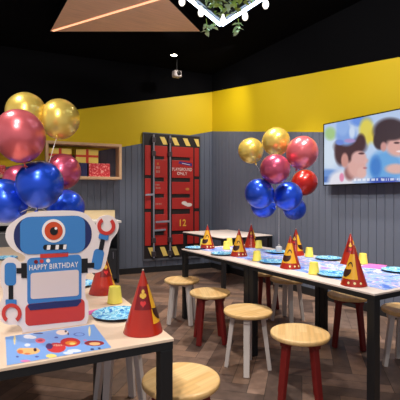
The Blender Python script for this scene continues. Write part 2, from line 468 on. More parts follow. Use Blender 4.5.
gift('gift_box', 'yellow gift box with red ribbon beside the shelf divider, left of its twin', 1.105, 1.46, sz+.2155, .215, M_gy)
gift('gift_box', 'red patterned gift box in the left shelf bay behind the balloons', .15, .48, sz, .14, M_gr, False)

# ------------------------------------------------------------------ service counter below the shelf
ct = thing('service_counter', 'charcoal counter with white worktop along the back wall under the shelf', 'counter', (0, 0, 0))
M_char = mat('charcoal cabinet', (46,48,54), .5)
CX0, CX1, CY0 = -.6-3.97, 2.10-3.97, -.63
MB().box(CX0, CX1+.03, CY0-.03, YB-.001, .92, .955).build('worktop', M_white, ct, bevel=.004)
MB().box(CX0, CX1+.06, YB-.03, YB-.001, .9555, 1.10).build('upstand', mat('cream upstand', (240,216,170), .5), ct, bevel=.002)
MB().box(CX1-.03, CX1, CY0, YB-.017, 0.001, .919).build('end_panel', M_char, ct)
MB().box(CX0, CX0+.03, CY0, YB-.017, 0.001, .919).build('end_panel', M_char, ct)
MB().box(CX0+.031, CX1-.031, CY0+.02, YB-.017, .06, .52).build('cabinet', M_char, ct)
MB().box(CX0+.031, CX1-.031, YB-.04, YB-.017, .521, .919).build('back_panel', M_black, ct)
for i in range(4):
    w = (CX1-CX0-.07)/4; x = CX0+.035+i*w
    d = MB().box(x+.003, x+w-.003, CY0, CY0+.019, .065, .515).build('door', M_char, ct, bevel=.003)
    MB().tube([(x+w-.06, CY0-.02, .38), (x+w-.06, CY0-.02, .48)], .006).build('handle', M_rod, d, smooth=True)
back(ct)
tb = thing('storage_tub', 'grey storage tub in the open counter bay at the left photo edge', 'tub', (.53-3.97, -.37, .521))
MB().box(-.16, .16, -.13, .13, 0, .27).build('body', mat('grey plastic', (150,146,146), .5), tb, bevel=.015)
MB().box(-.17, .17, -.14, .14, .271, .295).build('lid', mat('pale grey plastic', (196,196,200), .4), tb, bevel=.008)
back(tb)

# ------------------------------------------------------------------ tables
TWD, TLN = .885, 1.176
def make_table(label, topm):
    t = thing('dining_table', label, 'table', (0, 0, 0))
    MB().box(0, TWD, 0, TLN, TZ-.012, TZ).build('tabletop', topm, t, bevel=.002)
    MB().box(.003, TWD-.003, .003, .04, TZ-.042, TZ-.0125).box(.003, TWD-.003, TLN-.04, TLN-.003, TZ-.042, TZ-.0125)\
        .box(.003, .04, .041, TLN-.041, TZ-.042, TZ-.0125).box(TWD-.04, TWD-.003, .041, TLN-.041, TZ-.042, TZ-.0125).build('apron', M_black, t)
    for x in (.003, TWD-.055):
        for y in (.003, TLN-.055): MB().box(x, x+.052, y, y+.052, .001, TZ-.043).build('leg', M_black, t, bevel=.003)
    return t
TX0 = 2.02
t1 = make_table('pale topped black framed table nearest on the right, under the television', M_topr)
t1.location = (TX0, 1.45, 0)
G1 = 'pale topped dining tables'
t1['group'] = G1
t2 = dup(t1, (TX0, 1.45+1.18, 0), 0, 'pale topped black framed table joined behind the right near table, under the balloons', G1)
t3 = dup(t1, (3.06, 4.55, 0), 0, 'bare pale table standing in the far corner by the right wall', G1)
for i, lb in enumerate(['maple topped table in the left foreground carrying the robot sign', 'second table of the left row, behind the robot sign', 'farthest table of the left row, near the counter']):
    p = LT(-TWD, i*1.18)
    if i == 0:
        t = make_table(lb, M_top); t['group'] = G1; lt0 = t
        t.location = p; t.rotation_euler = (0, 0, LROT)
    else: dup(lt0, p, LROT, lb, G1)

# ------------------------------------------------------------------ stools
def make_stool(label, legm):
    t = thing('stool', label, 'stool', (0, 0, 0))
    prof = [(0, .418), (.165, .418), (.178, .420), (.1845, .427), (.1855, .436), (.1845, .4445), (.180, .449), (.17, .45), (0, .45)]
    MB().lathe(prof, 48).build('seat', M_seat, t, smooth=True, angle=50)
    MB().beam((-.105, -.105, .40), (.105, .105, .40), .045, .034, up=(0, 0, 1)).beam((-.105, .105, .40), (.105, -.105, .40), .0448, .0338, up=(0, 0, 1)).build('cross_rail', legm, t)
    for i in range(4):
        a = pi/4+i*pi/2
        top = Vector((.112*cos(a), .112*sin(a), .4175)); bot = Vector((.165*cos(a), .165*sin(a), .001))
        mb = MB().beam(top, bot, .05, .036, .042, .03, up=(cos(a), sin(a), 0))
        mb.build('leg', legm, t, bevel=.004)
    return t
def pz(px, py, z): p = PZ(px, py, z); return Vector((p.x, p.y, 0))
GS = 'wooden stools round the tables'
sw = make_stool('round wooden stool with white legs, farthest on the near side of the right table', M_wleg); sw['group'] = GS
sr = make_stool('round wooden stool with red legs, second farthest along the near side', M_rleg); sr['group'] = GS
sw.location = pz(182, 279, .45); sw.rotation_euler.z = radians(50)
sr.location = pz(210, 291.5, .45); sr.rotation_euler.z = radians(66)
dup(sw, pz(248, 309.5, .45), radians(4), 'round wooden stool with white legs between the two red legged stools in front', GS)
dup(sr, pz(300, 332, .45), radians(47), 'large looking round stool with red legs, nearest on the near side of the right table', GS)
dup(sr, pz(181, 378, .45), radians(15), 'round stool with red legs cut by the bottom edge beside the left table', GS)
q = LT(.05, .965); dup(sw, q, LROT, 'white legged stool tucked under the left table, seat hidden', GS)
dup(sr, Vector((2.99, 3.59, 0)), radians(25), 'red legged stool farthest on the wall side of the right table', GS)
dup(sw, Vector((2.95, 3.16, 0)), radians(15), 'white legged stool beyond the middle of the right table, wall side', GS)
dup(sr, Vector((2.93, 2.36, 0)), radians(38), 'red legged stool under the near hats, on the wall side', GS)
dup(sw, Vector((2.93, 1.82, 0)), radians(10), 'white legged stool at the right photo edge, wall side', GS)

# ------------------------------------------------------------------ party hats
HR, HH = .08, .25
def hr(z): return (HR+.0012)*(1-z/HH)+.0035*z/HH
def cpatch(mb, poly, off, th0):                   # polygon given as (sideways metres at mid, height) wrapped on the cone
    n = len(poly); cx = sum(p[0] for p in poly)/n; cz = sum(p[1] for p in poly)/n
    vs = []; fs = []; K = 5
    def P(a, z):
        r = hr(z)+off; return (r*cos(th0+a), r*sin(th0+a), z)
    vs.append(P(cx, cz))
    for k in range(1, K+1):
        for (a, z) in poly: vs.append(P(cx+(a-cx)*k/K, cz+(z-cz)*k/K))
    for i in range(n):
        j = (i+1) % n; fs.append((0, 1+i, 1+j))
        for k in range(1, K):
            b = 1+(k-1)*n; c = 1+k*n; fs.append((b+i, c+i, c+j, b+j))
    return mb.add(vs, fs)
def cquad(mb, z0, z1, w0, w1, off, th0, nu=28, nv=5):
    vs = []; fs = []
    for j in range(nv+1):
        z = z0+(z1-z0)*j/nv; w = w0+(w1-w0)*j/nv; r = hr(z)+off
        for i in range(nu+1):
            a = th0-w+2*w*i/nu; vs.append((r*cos(a), r*sin(a), z))
    for j in range(nv):
        for i in range(nu):
            a = j*(nu+1)+i; fs.append((a, a+1, a+nu+2, a+nu+1))
    return mb.add(vs, fs)
def densify(poly, m=6):
    out = []
    for i in range(len(poly)):
        a = poly[i]; b = poly[(i+1) % len(poly)]
        for k in range(m): out.append((a[0]+(b[0]-a[0])*k/m, a[1]+(b[1]-a[1])*k/m))
    return out
def make_hat(label):
    t = thing('party_hat', label, 'party hat', (0, 0, 0))
    MB().lathe([(HR, 0), (HR+.0012, .0005), (.0035, HH), (0, HH+.002)], 72).build('cone', M_hatred, t, smooth=True)
    f = cquad(MB(), .044, .195, 1.1, .95, .0009, 0).build('face_panel', M_hatyel, t, smooth=True)
    # grinning mouth and a smiling shut eye
    cpatch(MB(), [(-.72+1.44*i/14, .104-.004*sin(pi*i/14)) for i in range(15)]+[(.72*cos(pi*i/14), .100-.046*sin(pi*i/14)) for i in range(1, 14)], .0026, -.28).build('mouth', M_mouth, f, smooth=True)
    for s in (.22,):
        ring = [(s+.40*cos(pi*i/10), .120+.028*sin(pi*i/10)) for i in range(11)]+[(s+.27*cos(pi-pi*i/10), .120+.018*sin(pi*i/10)) for i in range(11)]
        mb = MB(); n = 11
        vs = []
        for (a, z) in ring:
            r = hr(z)+.0022; vs.append((r*cos(a), r*sin(a), z))
        mb.add(vs, [(i, i+1, 2*n-2-i, 2*n-1-i) for i in range(n-1)]).build('eye', M_mouth, f)
    for k in (.3, .8, 1.3):
        cpatch(MB(), [(.10*cos(2*pi*i/12), .022+.0075*sin(2*pi*i/12)) for i in range(12)], .0012, k).build('dot', M_dot, t, smooth=True)
    # dark card on the other side
    c = cquad(MB(), .10, .190, .75, .75, .0010, -1.75).build('card_patch', M_hatdark, t, smooth=True)
    mb = MB()
    for a, z in ((-.18, .155), (.18, .155), (0, .17)): cpatch(mb, [(a+.2*cos(2*pi*i/12), z+.0085*sin(2*pi*i/12)) for i in range(12)], .0024, -1.75)
    cpatch(mb, [(-.08, .157), (.08, .157), (.14, .143), (-.14, .143)], .0026, -1.75)
    mb.build('clover', mat('gold print', (226,178,64), .4), c, smooth=True)
    hp = []
    for i in range(24):
        a = 2*pi*i/24; x = 16*sin(a)**3; y = 13*cos(a)-5*cos(2*a)-2*cos(3*a)-cos(4*a); hp.append((x*.017, .124+y*.00085))
    cpatch(MB(), hp, .0024, -1.75).build('heart', M_heart, c, smooth=True)
    MB().sphere((0, 0, HH+.002), .005, 10, 8).build('tip', mat('silver tip', (190,170,160), .3, metal=.7), t, smooth=True)
    return t
def cam_ang(p): return atan2(-p.y, -p.x)           # direction towards the viewer
ZM = TZ+.0022                                       # on a placemat
GH = 'red cone party hats on the tables'
hat0 = None
def hat(px, py, turn, label, z=ZM, u=None):
    global hat0
    p = PZ(px, py, TZ); p.z = z
    rz = cam_ang(p)+radians(turn)
    if hat0 is None:
        hat0 = make_hat(label); hat0['group'] = GH; hat0.location = p; hat0.rotation_euler.z = rz
    else: dup(hat0, p, rz, label, GH)
hat(207.5, 248.3, -18, 'yellow faced party hat at the far left end of the right tables')
hat(239, 256, -18, 'yellow faced party hat second from the far end, right tables front edge')
hat(290.5, 268, -20, 'yellow faced party hat third along the front edge, right of the stacked cups')
hat(354, 285, -42, 'yellow faced party hat nearest, at the right table corner')
CARD = 100.3
hat(251.3, 247.3, CARD, 'red party hat with card patch beside the yellow cup, back row far end')
hat(296, 255, CARD-25, 'dark red party hat behind the third yellow faced hat, back row')
hat(350.5, 264, CARD, 'red party hat with card patch behind the nearest yellow faced hat')
hat(143, 331.5, CARD, 'big red party hat with card patch at the left table corner', TZ+.0008)
hat(103, 293, CARD+22, 'red party hat beside the raised claw of the robot sign', TZ+.0008)

# ------------------------------------------------------------------ plates, cups, placemats
GP = 'blue paper plates'; GC = 'upturned yellow paper cups'; GM = 'printed paper placemats'
plate0 = None; cup0 = None
def plate(px, py, label, z):
    global plate0
    p = PZ(px, py, z+.012); p.z = z; rz = random.uniform(0, 6)
    if plate0 is None:
        t = plate0 = thing('paper_plate', label, 'plate', p, rz, GP)
        MB().lathe([(0, 0), (.078, 0), (.09, .004), (.112, .012), (.115, .0145), (.113, .0150)], 40).build('dish', M_navy, t, smooth=True)
        MB().lathe([(0, .0025), (.077, .0025), (.089, .0065), (.111, .0150), (.1145, .0155), (.1147, .0150)], 40).build('printed_face', M_plate, t, smooth=True)
    else: dup(plate0, p, rz, label, GP)
def cup(px, py, label, z):
    global cup0
    p = PZ(px, py, z); 
    if cup0 is None:
        t = cup0 = thing('paper_cup', label, 'cup', p, 0, GC)
        MB().lathe([(.0385, .003), (.040, .0045), (.0385, .006), (.0295, .084), (.0285, .086), (.0265, .0855), (.0262, .082), (0, .082)], 28).build('cup_body', M_cup, t, smooth=True, angle=60)
        MB().lathe([(.0375, 0), (.0402, .0012), (.0408, .003), (.0395, .0045), (.037, .003)], 28).build('rolled_rim', mat('yellow rolled rim', (236,206,60), .5), t, smooth=True)
    else: dup(cup0, p, 0, label, GC)
def placemat(cx, cy, label, rz=0, w=.40, h=.29):
    o = MB().box(-w/2, w/2, -h/2, h/2, 0, .0008).build('placemat', M_mat)
    o.location = (cx, cy, TZ+.0006); o.rotation_euler.z = rz
    tag(o, label, 'placemat', GM)
XM = TX0+TWD/2
for k, n in enumerate(('near end by the hat', 'second pair from the near end', 'middle pair before the third hat', 'fourth pair, behind the second hat', 'far end pair')):
    for sx, sd in ((-.155, 'front side'), (.155, 'wall side')):
        placemat(XM+sx, 1.70+.455*k, 'pastel blue placemat, '+sd+' of the right tables, '+n, 0, .30, .44)
ZPM = TZ+.0018
plate(195.5, 247.4, 'blue paper plate at the far left corner of the right tables', ZPM)
plate(222.5, 253.3, 'blue paper plate between the first two yellow faced hats', ZPM)
plate(273.5, 261.3, 'blue paper plate left of the third yellow faced hat, front edge', ZPM)
plate(277, 251.5, 'blue paper plate on the wall side beside the balloon strings', ZPM)
plate(328.5, 257.8, 'blue paper plate on the wall side, left of the back red hat', ZPM)
plate(334, 273.8, 'blue paper plate on the front edge beside the nearest yellow faced hat', ZPM)
plate(398, 269.8, 'blue paper plate on the wall side cut by the right photo edge', ZPM)
plate(117, 313.2, 'blue paper plate on the left table beside the big red hat', TZ+.0008)
plate(77, 283.5, 'blue paper plate on the left row behind the robot sign', TZ+.0008)
plate(4, 257.6, 'blue paper plate on the farthest left row table at the photo edge', TZ+.0008)
cup(200, 247.3-.2, 'yellow cup behind the plate at the far left end', ZPM) if False else None
cup(203.3, 246.8, 'yellow cup left of the first yellow faced hat', ZPM)
cup(226.5, 249.3, 'yellow cup between the first two yellow faced hats, in front', ZPM)
cup(229.5, 245.8, 'yellow cup between the first two yellow faced hats, behind', ZPM)
cup(258.8, 248.3, 'yellow cup beside the back row red hat at the far end', ZPM)
cup(257, 260.8, 'yellow cup right of the second yellow faced hat, front edge', ZPM)
cup(309.3, 256.8, 'yellow cup on the wall side right of the dark red hat', ZPM)
cup(314, 274, 'yellow cup on the front edge right of the third yellow faced hat', ZPM)
cup(363, 263.8, 'yellow cup mostly hidden behind the nearest yellow faced hat', ZPM)
cup(114.7, 302.8, 'yellow cup on the left table behind the blue plate', TZ+.0008)
cup(87, 280.5+3, 'yellow cup behind the robot sign near its raised arm', TZ+.0008) if False else None
# pink napkins
def napkin(px, py, rz, label, z, w=.13, h=.10):
    p = PZ(px, py, z)
    o = MB().hprism([(-w/2, -h/2), (w/2, -h/2), (w/2, h/2), (-w/2, h/2)], 0, .002).hprism([(-w/2, -h/2), (w/2, -h/2), (-w/2, h/2)], .0021, .0035).build('napkin', M_pink)
    o.location = p; o.rotation_euler.z = rz; tag(o, label, 'napkin')
napkin(374, 266.3, .4, 'pink napkin on the right table behind the nearest hat', ZPM, .2, .16)
napkin(97, 311.5, .2, 'pink napkin on the left table between plate and robot sign', TZ+.0008, .13, .06)

# ------------------------------------------------------------------ picture placemat under the robot
pa = PZ(6.5, 366, TZ); ex = LX*.345; ey = LY*.30
def ell(x, y, cx, cy, rx, ry): return ((x-cx)/rx)**2+((y-cy)/ry)**2
def mat_art(p):
    x, y = PROJ(p)
    c = (126,172,238)
    if ell(x, y, 28, 336.8, 5, 2) < 1 or ell(x, y, 32, 337.6, 4, 1.5) < 1: c = (238,240,250)
    if ell(x, y, 74, 351, 7, 1.6) < 1 or ell(x, y, 68, 353.2, 5, 1.5) < 1 or ell(x, y, 27, 345.3, 3, 1.5) < 1: c = (222,232,250)
    if ell(x, y, 38, 333.6, 5, .7) < 1: c = (40,60,130)
    if ell(x, y, 40, 340.8, 5, 2.5) < 1: c = (222,110,130)
    if ell(x, y, 40, 340.8, 2.4, 1.1) < 1: c = (170,60,90)
    if ell(x, y, 28, 351, 11.5, 4) < 1 and y > 348.2: c = (240,190,120)
    if ell(x, y, 20, 352, 3, 2) < 1 or ell(x, y, 27, 354, 3, 1) < 1: c = (224,120,60)
    if ell(x, y, 34.8, 350, 1.7, 1.7) < 1: c = (40,20,30)
    if ell(x, y, 56, 348, 9.5, 5) < 1 or ell(x, y, 70, 342.5, 10, 4.5) < 1: c = (206,52,52)
    if ell(x, y, 49, 346.5, 3.5, 3) < 1: c = (70,50,110)
    if ell(x, y, 71, 343.2, 6, 2.2) < 1: c = (240,140,50)
    if ell(x, y, 72, 343.8, 3, 1.2) < 1: c = (250,220,120)
    if ell(x, y, 58, 345.5, 5, 1) < 1 and (int(x*1.2) % 2): c = (250,200,170)
    if ell(x, y, 94, 343.5, 10, 2.7) < 1: c = (150,30,50)
    if ell(x, y, 94.5, 344, 5.5, 1.6) < 1: c = (240,190,130)
    if ell(x, y, 51, 356.2, 5.5, 2) < 1: c = (246,226,130)
    if ell(x, y, 25, 361.3, 5, 1.2) < 1: c = (226,130,190)
    if ell(x, y, 36.5, 357, 2, .8) < 1 or ell(x, y, 17, 357, 1.6, .8) < 1 or ell(x, y, 56, 337.6, 2, .8) < 1: c = (60,80,170)
    if ell(x, y, 62, 332.6, 6, 2.6) < 1: c = (242,226,214)
    if ell(x, y, 65.5, 331.6, 1.2, 1) < 1 or ell(x, y, 68, 334, .8, 1.4) < 1: c = (60,40,70)
    if abs(ell(x, y, 79, 334.6, 5, 1.6)-1) < .3: c = (70,110,200)
    if ell(x, y, 14.3, 338, 1, 7) < 1: c = (236,216,150)
    if ell(x, y, 89.3, 331.5, 1.1, 5) < 1: c = (246,236,190)
    if ell(x, y, 92, 349.5, 2, .9) < 1 or ell(x, y, 99, 348.5, 1.5, .8) < 1: c = (40,60,120)
    if ell(x, y, 85, 340.5, 2, .7) < 1: c = (226,130,190)
    return c
o = grid(pa+Vector((0, 0, .0012)), ex, ey, 170, 130).build('placemat', mat_attr('picture placemat print', .4))
paint_mesh(o, mat_art)
tag(o, 'blue picture placemat with sea creatures in front of the robot sign', 'placemat', GM)

# ------------------------------------------------------------------ the robot birthday sign
RX = (cos(TH+LROT), sin(TH+LROT)); RY = (-sin(TH+LROT), cos(TH+LROT))   # table axes in viewer space
R0d = .549*F/131; R0x = (55-200)/F*R0d
KR = R0x*RY[0]+R0d*RY[1]
def rb(px, py):
    a = (px-200)/F; b = -(py-HOR)/F
    t = KR/(a*RY[0]+RY[1]); return ((a*t-R0x)*RX[0]+(t-R0d)*RX[1], max(0, CAMH+b*t-TZ-.0022))
def rbp(pts): return [rb(*p) for p in pts]
rp = W(R0x, R0d)
rob = thing('robot_sign', 'blue and red cardboard robot birthday sign standing on the left table', 'sign', (rp[0], rp[1], TZ+.0022), LROT)
M_board = mat('pinkish white board', (236,222,220), .5); M_rblue = mat('robot blue', (62,128,196), .45); M_rnavy = mat('robot navy', (34,42,96), .45)
M_rred = mat('robot red', (206,58,50), .45); M_ror = mat('robot orange', (206,72,32), .45); M_rblk = mat('robot black', (16,16,20), .45); M_rwh = mat('robot white', (240,232,230), .5)
outline = [(16,251.5),(9.5,246),(5.5,238.5),(6,231),(9,225.5),(16.5,219.5),(23,215.5),(30,212.7),(45,211),(70,210.6),(82,212.2),(89,216),(93.5,221.5),(96,224.5),
 (97.3,219.5),(100.5,216.6),(107,215),(113.5,217),(118,222),(118.8,227),(117,233),(112.5,238.5),(110.5,243),(108,254),(105.5,264),(102,270.5),(96,273),(90,273.3),(86,276),
 (85.2,296),(88,302),(88.3,317),(86.5,322.5),(82,326.2),(27,333.6),(22.5,332),(20.5,327),(15,325),(8,325),(1.5,322),(-2.5,315),(-2,307),(1.5,300),(3,296),(2.5,289),(0.5,284),(.5,267),(3.5,260.5),(9,257.5),(15.5,258.5),(19.5,262),(23.5,261.5),(25.5,257.5),(22,254)]
def smooth_poly(P, m=3):
    n = len(P); out = []
    for i in range(n):
        p0, p1, p2, p3 = P[i-1], P[i], P[(i+1) % n], P[(i+2) % n]
        for k in range(m):
            t = k/m
            out.append(tuple(.5*((2*p1[q])+(-p0[q]+p2[q])*t+(2*p0[q]-5*p1[q]+4*p2[q]-p3[q])*t*t+(-p0[q]+3*p1[q]-3*p2[q]+p3[q])*t**3) for q in (0, 1)))
    return out
def flat(name, pts, m, lay, parent=rob, label=None):
    o = MB().prism(rbp(pts), -.0016*lay, -.0016*(lay-1)).build(name, m, parent)
    if label: o['label'] = label
    return o
MB().prism(rbp(smooth_poly(outline)), 0, .008).build('backing_board', M_board, rob)
MB().prism([(rb(40, 330)[0], .0), (rb(40, 330)[0]+.004, 0), (rb(40, 330)[0]+.004, .2), (rb(40, 330)[0], .2)], .009, .010).add([(-.1, .009, 0), (-.1, .1, 0), (-.1, .009, .25), (-.096, .009, 0), (-.096, .1, 0), (-.096, .009, .25)],
   [(0,1,2),(5,4,3),(0,3,4,1),(1,4,5,2),(2,5,3,0)]).build('support_strut', M_board, rob)
hd = flat('head', [(x, y-.025*(x-52)) for x, y in rrect(13.6, 91.6, 216.2, 253.8, 18, 10)], M_rnavy, 1)
hf = flat('face', [(x, y-.025*(x-52)) for x, y in rrect(20, 85, 216.4, 253.6, 9, 8)], M_rblue, 2, hd)
ey_ = flat('eye', circ(53.4, 230.8, 11.7), M_rwh, 3)
flat('iris', circ(53.4, 230.8, 9.1), M_ror, 4, ey_); flat('pupil', circ(53.6, 231, 4), M_rblk, 5, ey_); flat('glint', circ(55.6, 228.2, 1.4, 14), M_rwh, 6, ey_)
mo = flat('mouth', [(x, y-.03*(x-55)) for x, y in rrect(42.8, 66.6, 244.3, 249.6, 2.6)], M_rblk, 3)
for a, b in ((46.4, 50.2), (55, 58.6), (62.8, 66.2)): flat('tooth', [(a+.6, 244.8-.03*(a-55)), (b+.2, 244.8-.03*(b-55)), (b-.4, 249.4-.03*(b-55)), (a, 249.4-.03*(a-55))], M_rwh, 4, mo)
flat('neck', [(40, 254), (68, 252), (68, 256.5), (40, 258.2)], M_rred, 2)
def tilt(pts, k=-.075, cx=54): return [(x, y+k*(x-cx)) for x, y in pts]
to = flat('torso', tilt(rrect(27, 81.3, 256.3, 303.4, 4.5)), M_rblue, 1)
flat('navy_band', tilt([(29, 302), (81, 302), (81, 304.2), (77, 308.2), (30, 308.2), (27, 304)], -.09), M_rnavy, 2, to)
flat('base', tilt(rrect(25, 84.5, 301.5, 323.5, 5), -.1), M_rred, 1)
MB().prism(rbp(tilt(rrect(30.4, 78.6, 271.4, 297.4, 2.5))), -.0036, -.0016).build('chest_screen', mat('pale screen print', (224,206,204), .5), to)
for x, y, m in ((35.8, 261.8, M_hatdark), (41.5, 261.2, M_rred), (48, 260.6, M_rwh)): flat('button', circ(x, y, 2, 16), m, 2, to)
vs, fs = text_mb('HAPPY BIRTHDAY', 1, .012)
xs = [v.x for v in vs]; ys = [v.y for v in vs]; lx, hx, ly, hy = min(xs), max(xs), min(ys), max(ys)
tv_ = []
for v in vs:
    px = 29+(v.x-lx)/(hx-lx)*49; py = 270.4-(v.y-ly)/(hy-ly)*5.3-.072*(px-29)
    u, w = rb(px, py); tv_.append((u, -.0036, w))
MB().add(tv_, fs).build('lettering', M_rwh, to)
flat('shoulder', [(21, 263), (26.6, 263), (26.6, 278), (21, 278), (21, 273.5), (16.3, 273.5), (16.3, 268), (21, 268)], M_rblk, 2)
flat('shoulder', [(81.3, 258.7), (87.5, 258.3), (87.5, 263), (94, 262.6), (94, 267.6), (87.5, 268), (87.5, 272.6), (81.3, 273)], M_rblk, 2)
la = flat('arm', rrect(4.4, 16, 262.8, 285.6, 4), M_rblue, 1)
flat('elbow_link', [(8.3, 285.4), (13, 285.4), (13, 300), (8.3, 300)], M_rblk, 2, la)
flat('cuff', rrect(5.2, 16.4, 299.4, 305, 1), M_rblue, 3, la)
def ring(cx, cy, ro, ri, a0, a1, n=28):
    return [(cx+ro*cos(a0+(a1-a0)*i/n), cy+ro*sin(a0+(a1-a0)*i/n)) for i in range(n+1)]+[(cx+ri*cos(a1-(a1-a0)*i/n), cy+ri*sin(a1-(a1-a0)*i/n)) for i in range(n+1)]
flat('claw', ring(11.3, 313.3, 10, 6.3, pi/2+.62, pi/2+2*pi-.62), M_rred, 4, la)
def rot(pts, cx, cy, a): return [(cx+(x-cx)*cos(a)-(y-cy)*sin(a), cy+(x-cx)*sin(a)+(y-cy)*cos(a)) for x, y in pts]
ra = flat('arm', rot(rrect(92.3, 102.8, 249, 269.5, 4), 97.5, 259, .2), M_rblue, 1)
flat('elbow_link', rot([(99.5, 238.5), (104, 238.5), (104, 250), (99.5, 250)], 101.7, 244, .2), M_rblk, 2, ra)
flat('cuff', rot(rrect(98.4, 108.2, 234.2, 239.4, 1), 103.3, 237, .2), M_rblue, 3, ra)
flat('claw', ring(106, 226, 9, 5.5, -pi/2+.7, 3*pi/2-.55), M_rred, 4, ra)

# ------------------------------------------------------------------ balloons
def mat_balloon(name, c, rough=.3):
    m = mat(name, c, rough, metal=.55, coat=.4)
    m.node_tree.nodes['Principled BSDF'].inputs['Coat Roughness'].default_value = .08
    return m
BM = {'gold': mat_balloon('gold chrome balloon', (250,214,104)), 'pink': mat_balloon('pink chrome balloon', (236,112,120)),
      'magenta': mat_balloon('magenta chrome balloon', (206,84,116)), 'blue': mat_balloon('blue chrome balloon', (34,84,226)),
      'red': mat_balloon('red chrome balloon', (190,36,30))}
M_str = mat('white ribbon string', (220,216,214), .5)
def balloon(px, py, r, d, colr, label, group, tie, sq=1.06):
    p = PD(px, py, d)
    t = thing('balloon', label, 'balloon', p, 0, group)
    zb = r*sq; prof = []
    n = 18
    for i in range(n+1):
        a = pi*i/n; rr_ = r*sin(a); z = -cos(a)*zb
        if z < 0: rr_ *= 1-.10*(-z/zb)**2*.8; z *= 1.07
        prof.append((max(rr_, 0), z))
    prof[0] = (0, -zb*1.07); prof[-1] = (0, zb)
    g0_ = Vector(tie)+Vector((0, 0, .42)); dirv = (g0_-p).normalized()
    q = Vector((0, 0, -1)).rotation_difference((dirv+Vector((0, 0, -.35))).normalized())
    b = MB().lathe(prof, 36)
    b.v = [q @ v for v in b.v]; b.build('skin', BM[colr], t, smooth=True, angle=80)
    k = MB().lathe([(0, -zb*1.07+.006), (.006, -zb*1.07-.002), (.004, -zb*1.07-.008), (.013, -zb*1.07-.022), (.011, -zb*1.07-.024), (0, -zb*1.07-.016)], 12)
    k.v = [q @ v for v in k.v]; k.build('knot', BM[colr], t, smooth=True)
    a = q @ Vector((0, 0, -zb*1.07-.014)); e = Vector(tie)-p
    g = e+Vector((0, 0, .42)); pts = [a+(g-a)*(i/6) for i in range(7)]+[g+(e-g)*(i/4) for i in range(1, 5)]
    MB().tube(pts, .0018, 5).build('string', M_str, t, smooth=True)
    return t
GBL = 'balloon bouquet behind the robot sign'; GBR = 'balloon bouquet over the right tables'
tieL = LT(-.42, 1.02, TZ+.085); tieR = PZ(279, 252.2, TZ)+Vector((0, 0, .085))
def dist(r, px): return r*F/px
R = .135
balloon(26.5, 113, R, 2.74, 'gold', 'gold balloon at the left top, partly behind the big pink balloon', GBL, tieL)
balloon(60, 119, R, 2.80, 'gold', 'gold balloon at the upper right of the left bouquet', GBL, tieL)
balloon(20, 135.5, R, 2.20, 'pink', 'biggest looking pink balloon in the left bouquet', GBL, tieL)
balloon(63, 171.5, R-.012, 2.80, 'magenta', 'magenta balloon on the right of the left bouquet before the shelf', GBL, tieL)
balloon(40, 184, R, 2.33, 'blue', 'blue balloon in the middle front of the left bouquet', GBL, tieL, 1.02)
balloon(5, 201, R, 2.44, 'blue', 'blue balloon at the left photo edge above the robot sign', GBL, tieL)
balloon(66, 208, R-.012, 2.68, 'blue', 'blue balloon low on the right just above the robot head', GBL, tieL)
balloon(19, 181, R-.02, 2.95, 'magenta', 'dark magenta balloon glimpsed between the two left blue balloons', GBL, tieL)
balloon(250.8, 150.5, R, 4.25, 'gold', 'gold balloon on the left of the right bouquet', GBR, tieR, 1.0)
balloon(276, 141.5, R, 3.84, 'gold', 'gold balloon topmost in the right bouquet', GBR, tieR, 1.0)
balloon(302, 152.5, R+.008, 3.62, 'pink', 'pink balloon at the upper right of the right bouquet', GBR, tieR)
balloon(275, 169, R-.003, 3.52, 'magenta', 'rose balloon in the middle of the right bouquet', GBR, tieR, 1.0)
balloon(304.5, 182.5, R, 4.25, 'red', 'red balloon on the right under the pink balloon', GBR, tieR)
balloon(259.5, 193.5, R-.003, 3.60, 'blue', 'blue balloon at the lower left of the right bouquet, in front', GBR, tieR, 1.12)
balloon(287.8, 196, R-.002, 3.70, 'blue', 'blue balloon at the lower right of the right bouquet, in front', GBR, tieR, 1.08)
balloon(294.5, 208.5, R-.01, 4.35, 'blue', 'blue balloon lowest on the right, behind another blue one', GBR, tieR)
balloon(263, 206, R-.01, 4.2, 'blue', 'blue balloon lowest on the left, behind another blue one', GBR, tieR)
def weight(p, label):
    t = thing('balloon_weight', label, 'balloon weight', p, 0)
    MB().lathe([(.028, 0), (.032, .004), (.032, .05), (.028, .056), (0, .056)], 20).build('weight_body', M_str, t, smooth=True)
    MB().tube([(0.012*cos(a*pi/8), 0, .066+.012*sin(a*pi/8)) for a in range(16)], .003, 6, True).build('loop', M_str, t, smooth=True)
w_ = tieL.copy(); w_.z = TZ+.0008; weight(w_, 'white balloon weight on the left row hidden behind the robot sign')
w_ = tieR.copy(); w_.z = ZPM; weight(w_, 'small white balloon weight on the right table wall side')

# ------------------------------------------------------------------ television
TY0, TY1, TVZ0, TVZ1, TVX = 2.14, 3.496, 1.452, 2.222, 3.86
tv = thing('television', 'wall mounted flat television showing two children in party hats', 'television', (TVX, (TY0+TY1)/2, TVZ0))
hw = (TY1-TY0)/2; hz = TVZ1-TVZ0
M_bez = mat('black tv plastic', (14,15,18), .3)
MB().box(0, .045, -hw, hw, 0, hz).build('housing', M_bez, tv, bevel=.004)
MB().box(.046, XR-TVX-.001, -.25, .25, .25, .6).build('wall_mount', M_bez, tv)
MB().box(-.006, -.0002, -hw, hw, 0, .014).box(-.006, -.0002, -hw, hw, hz-.012, hz).box(-.006, -.0002, -hw, -hw+.012, .014, hz-.009).box(-.006, -.0002, hw-.012, hw, .014, hz-.009).build('bezel', M_bez, tv)
def blend(c, k, f): return tuple(a+(b-a)*f for a, b in zip(c, k))
def sm(e, w=.25): return max(0, min(1, (1+w-e)/(2*w)))
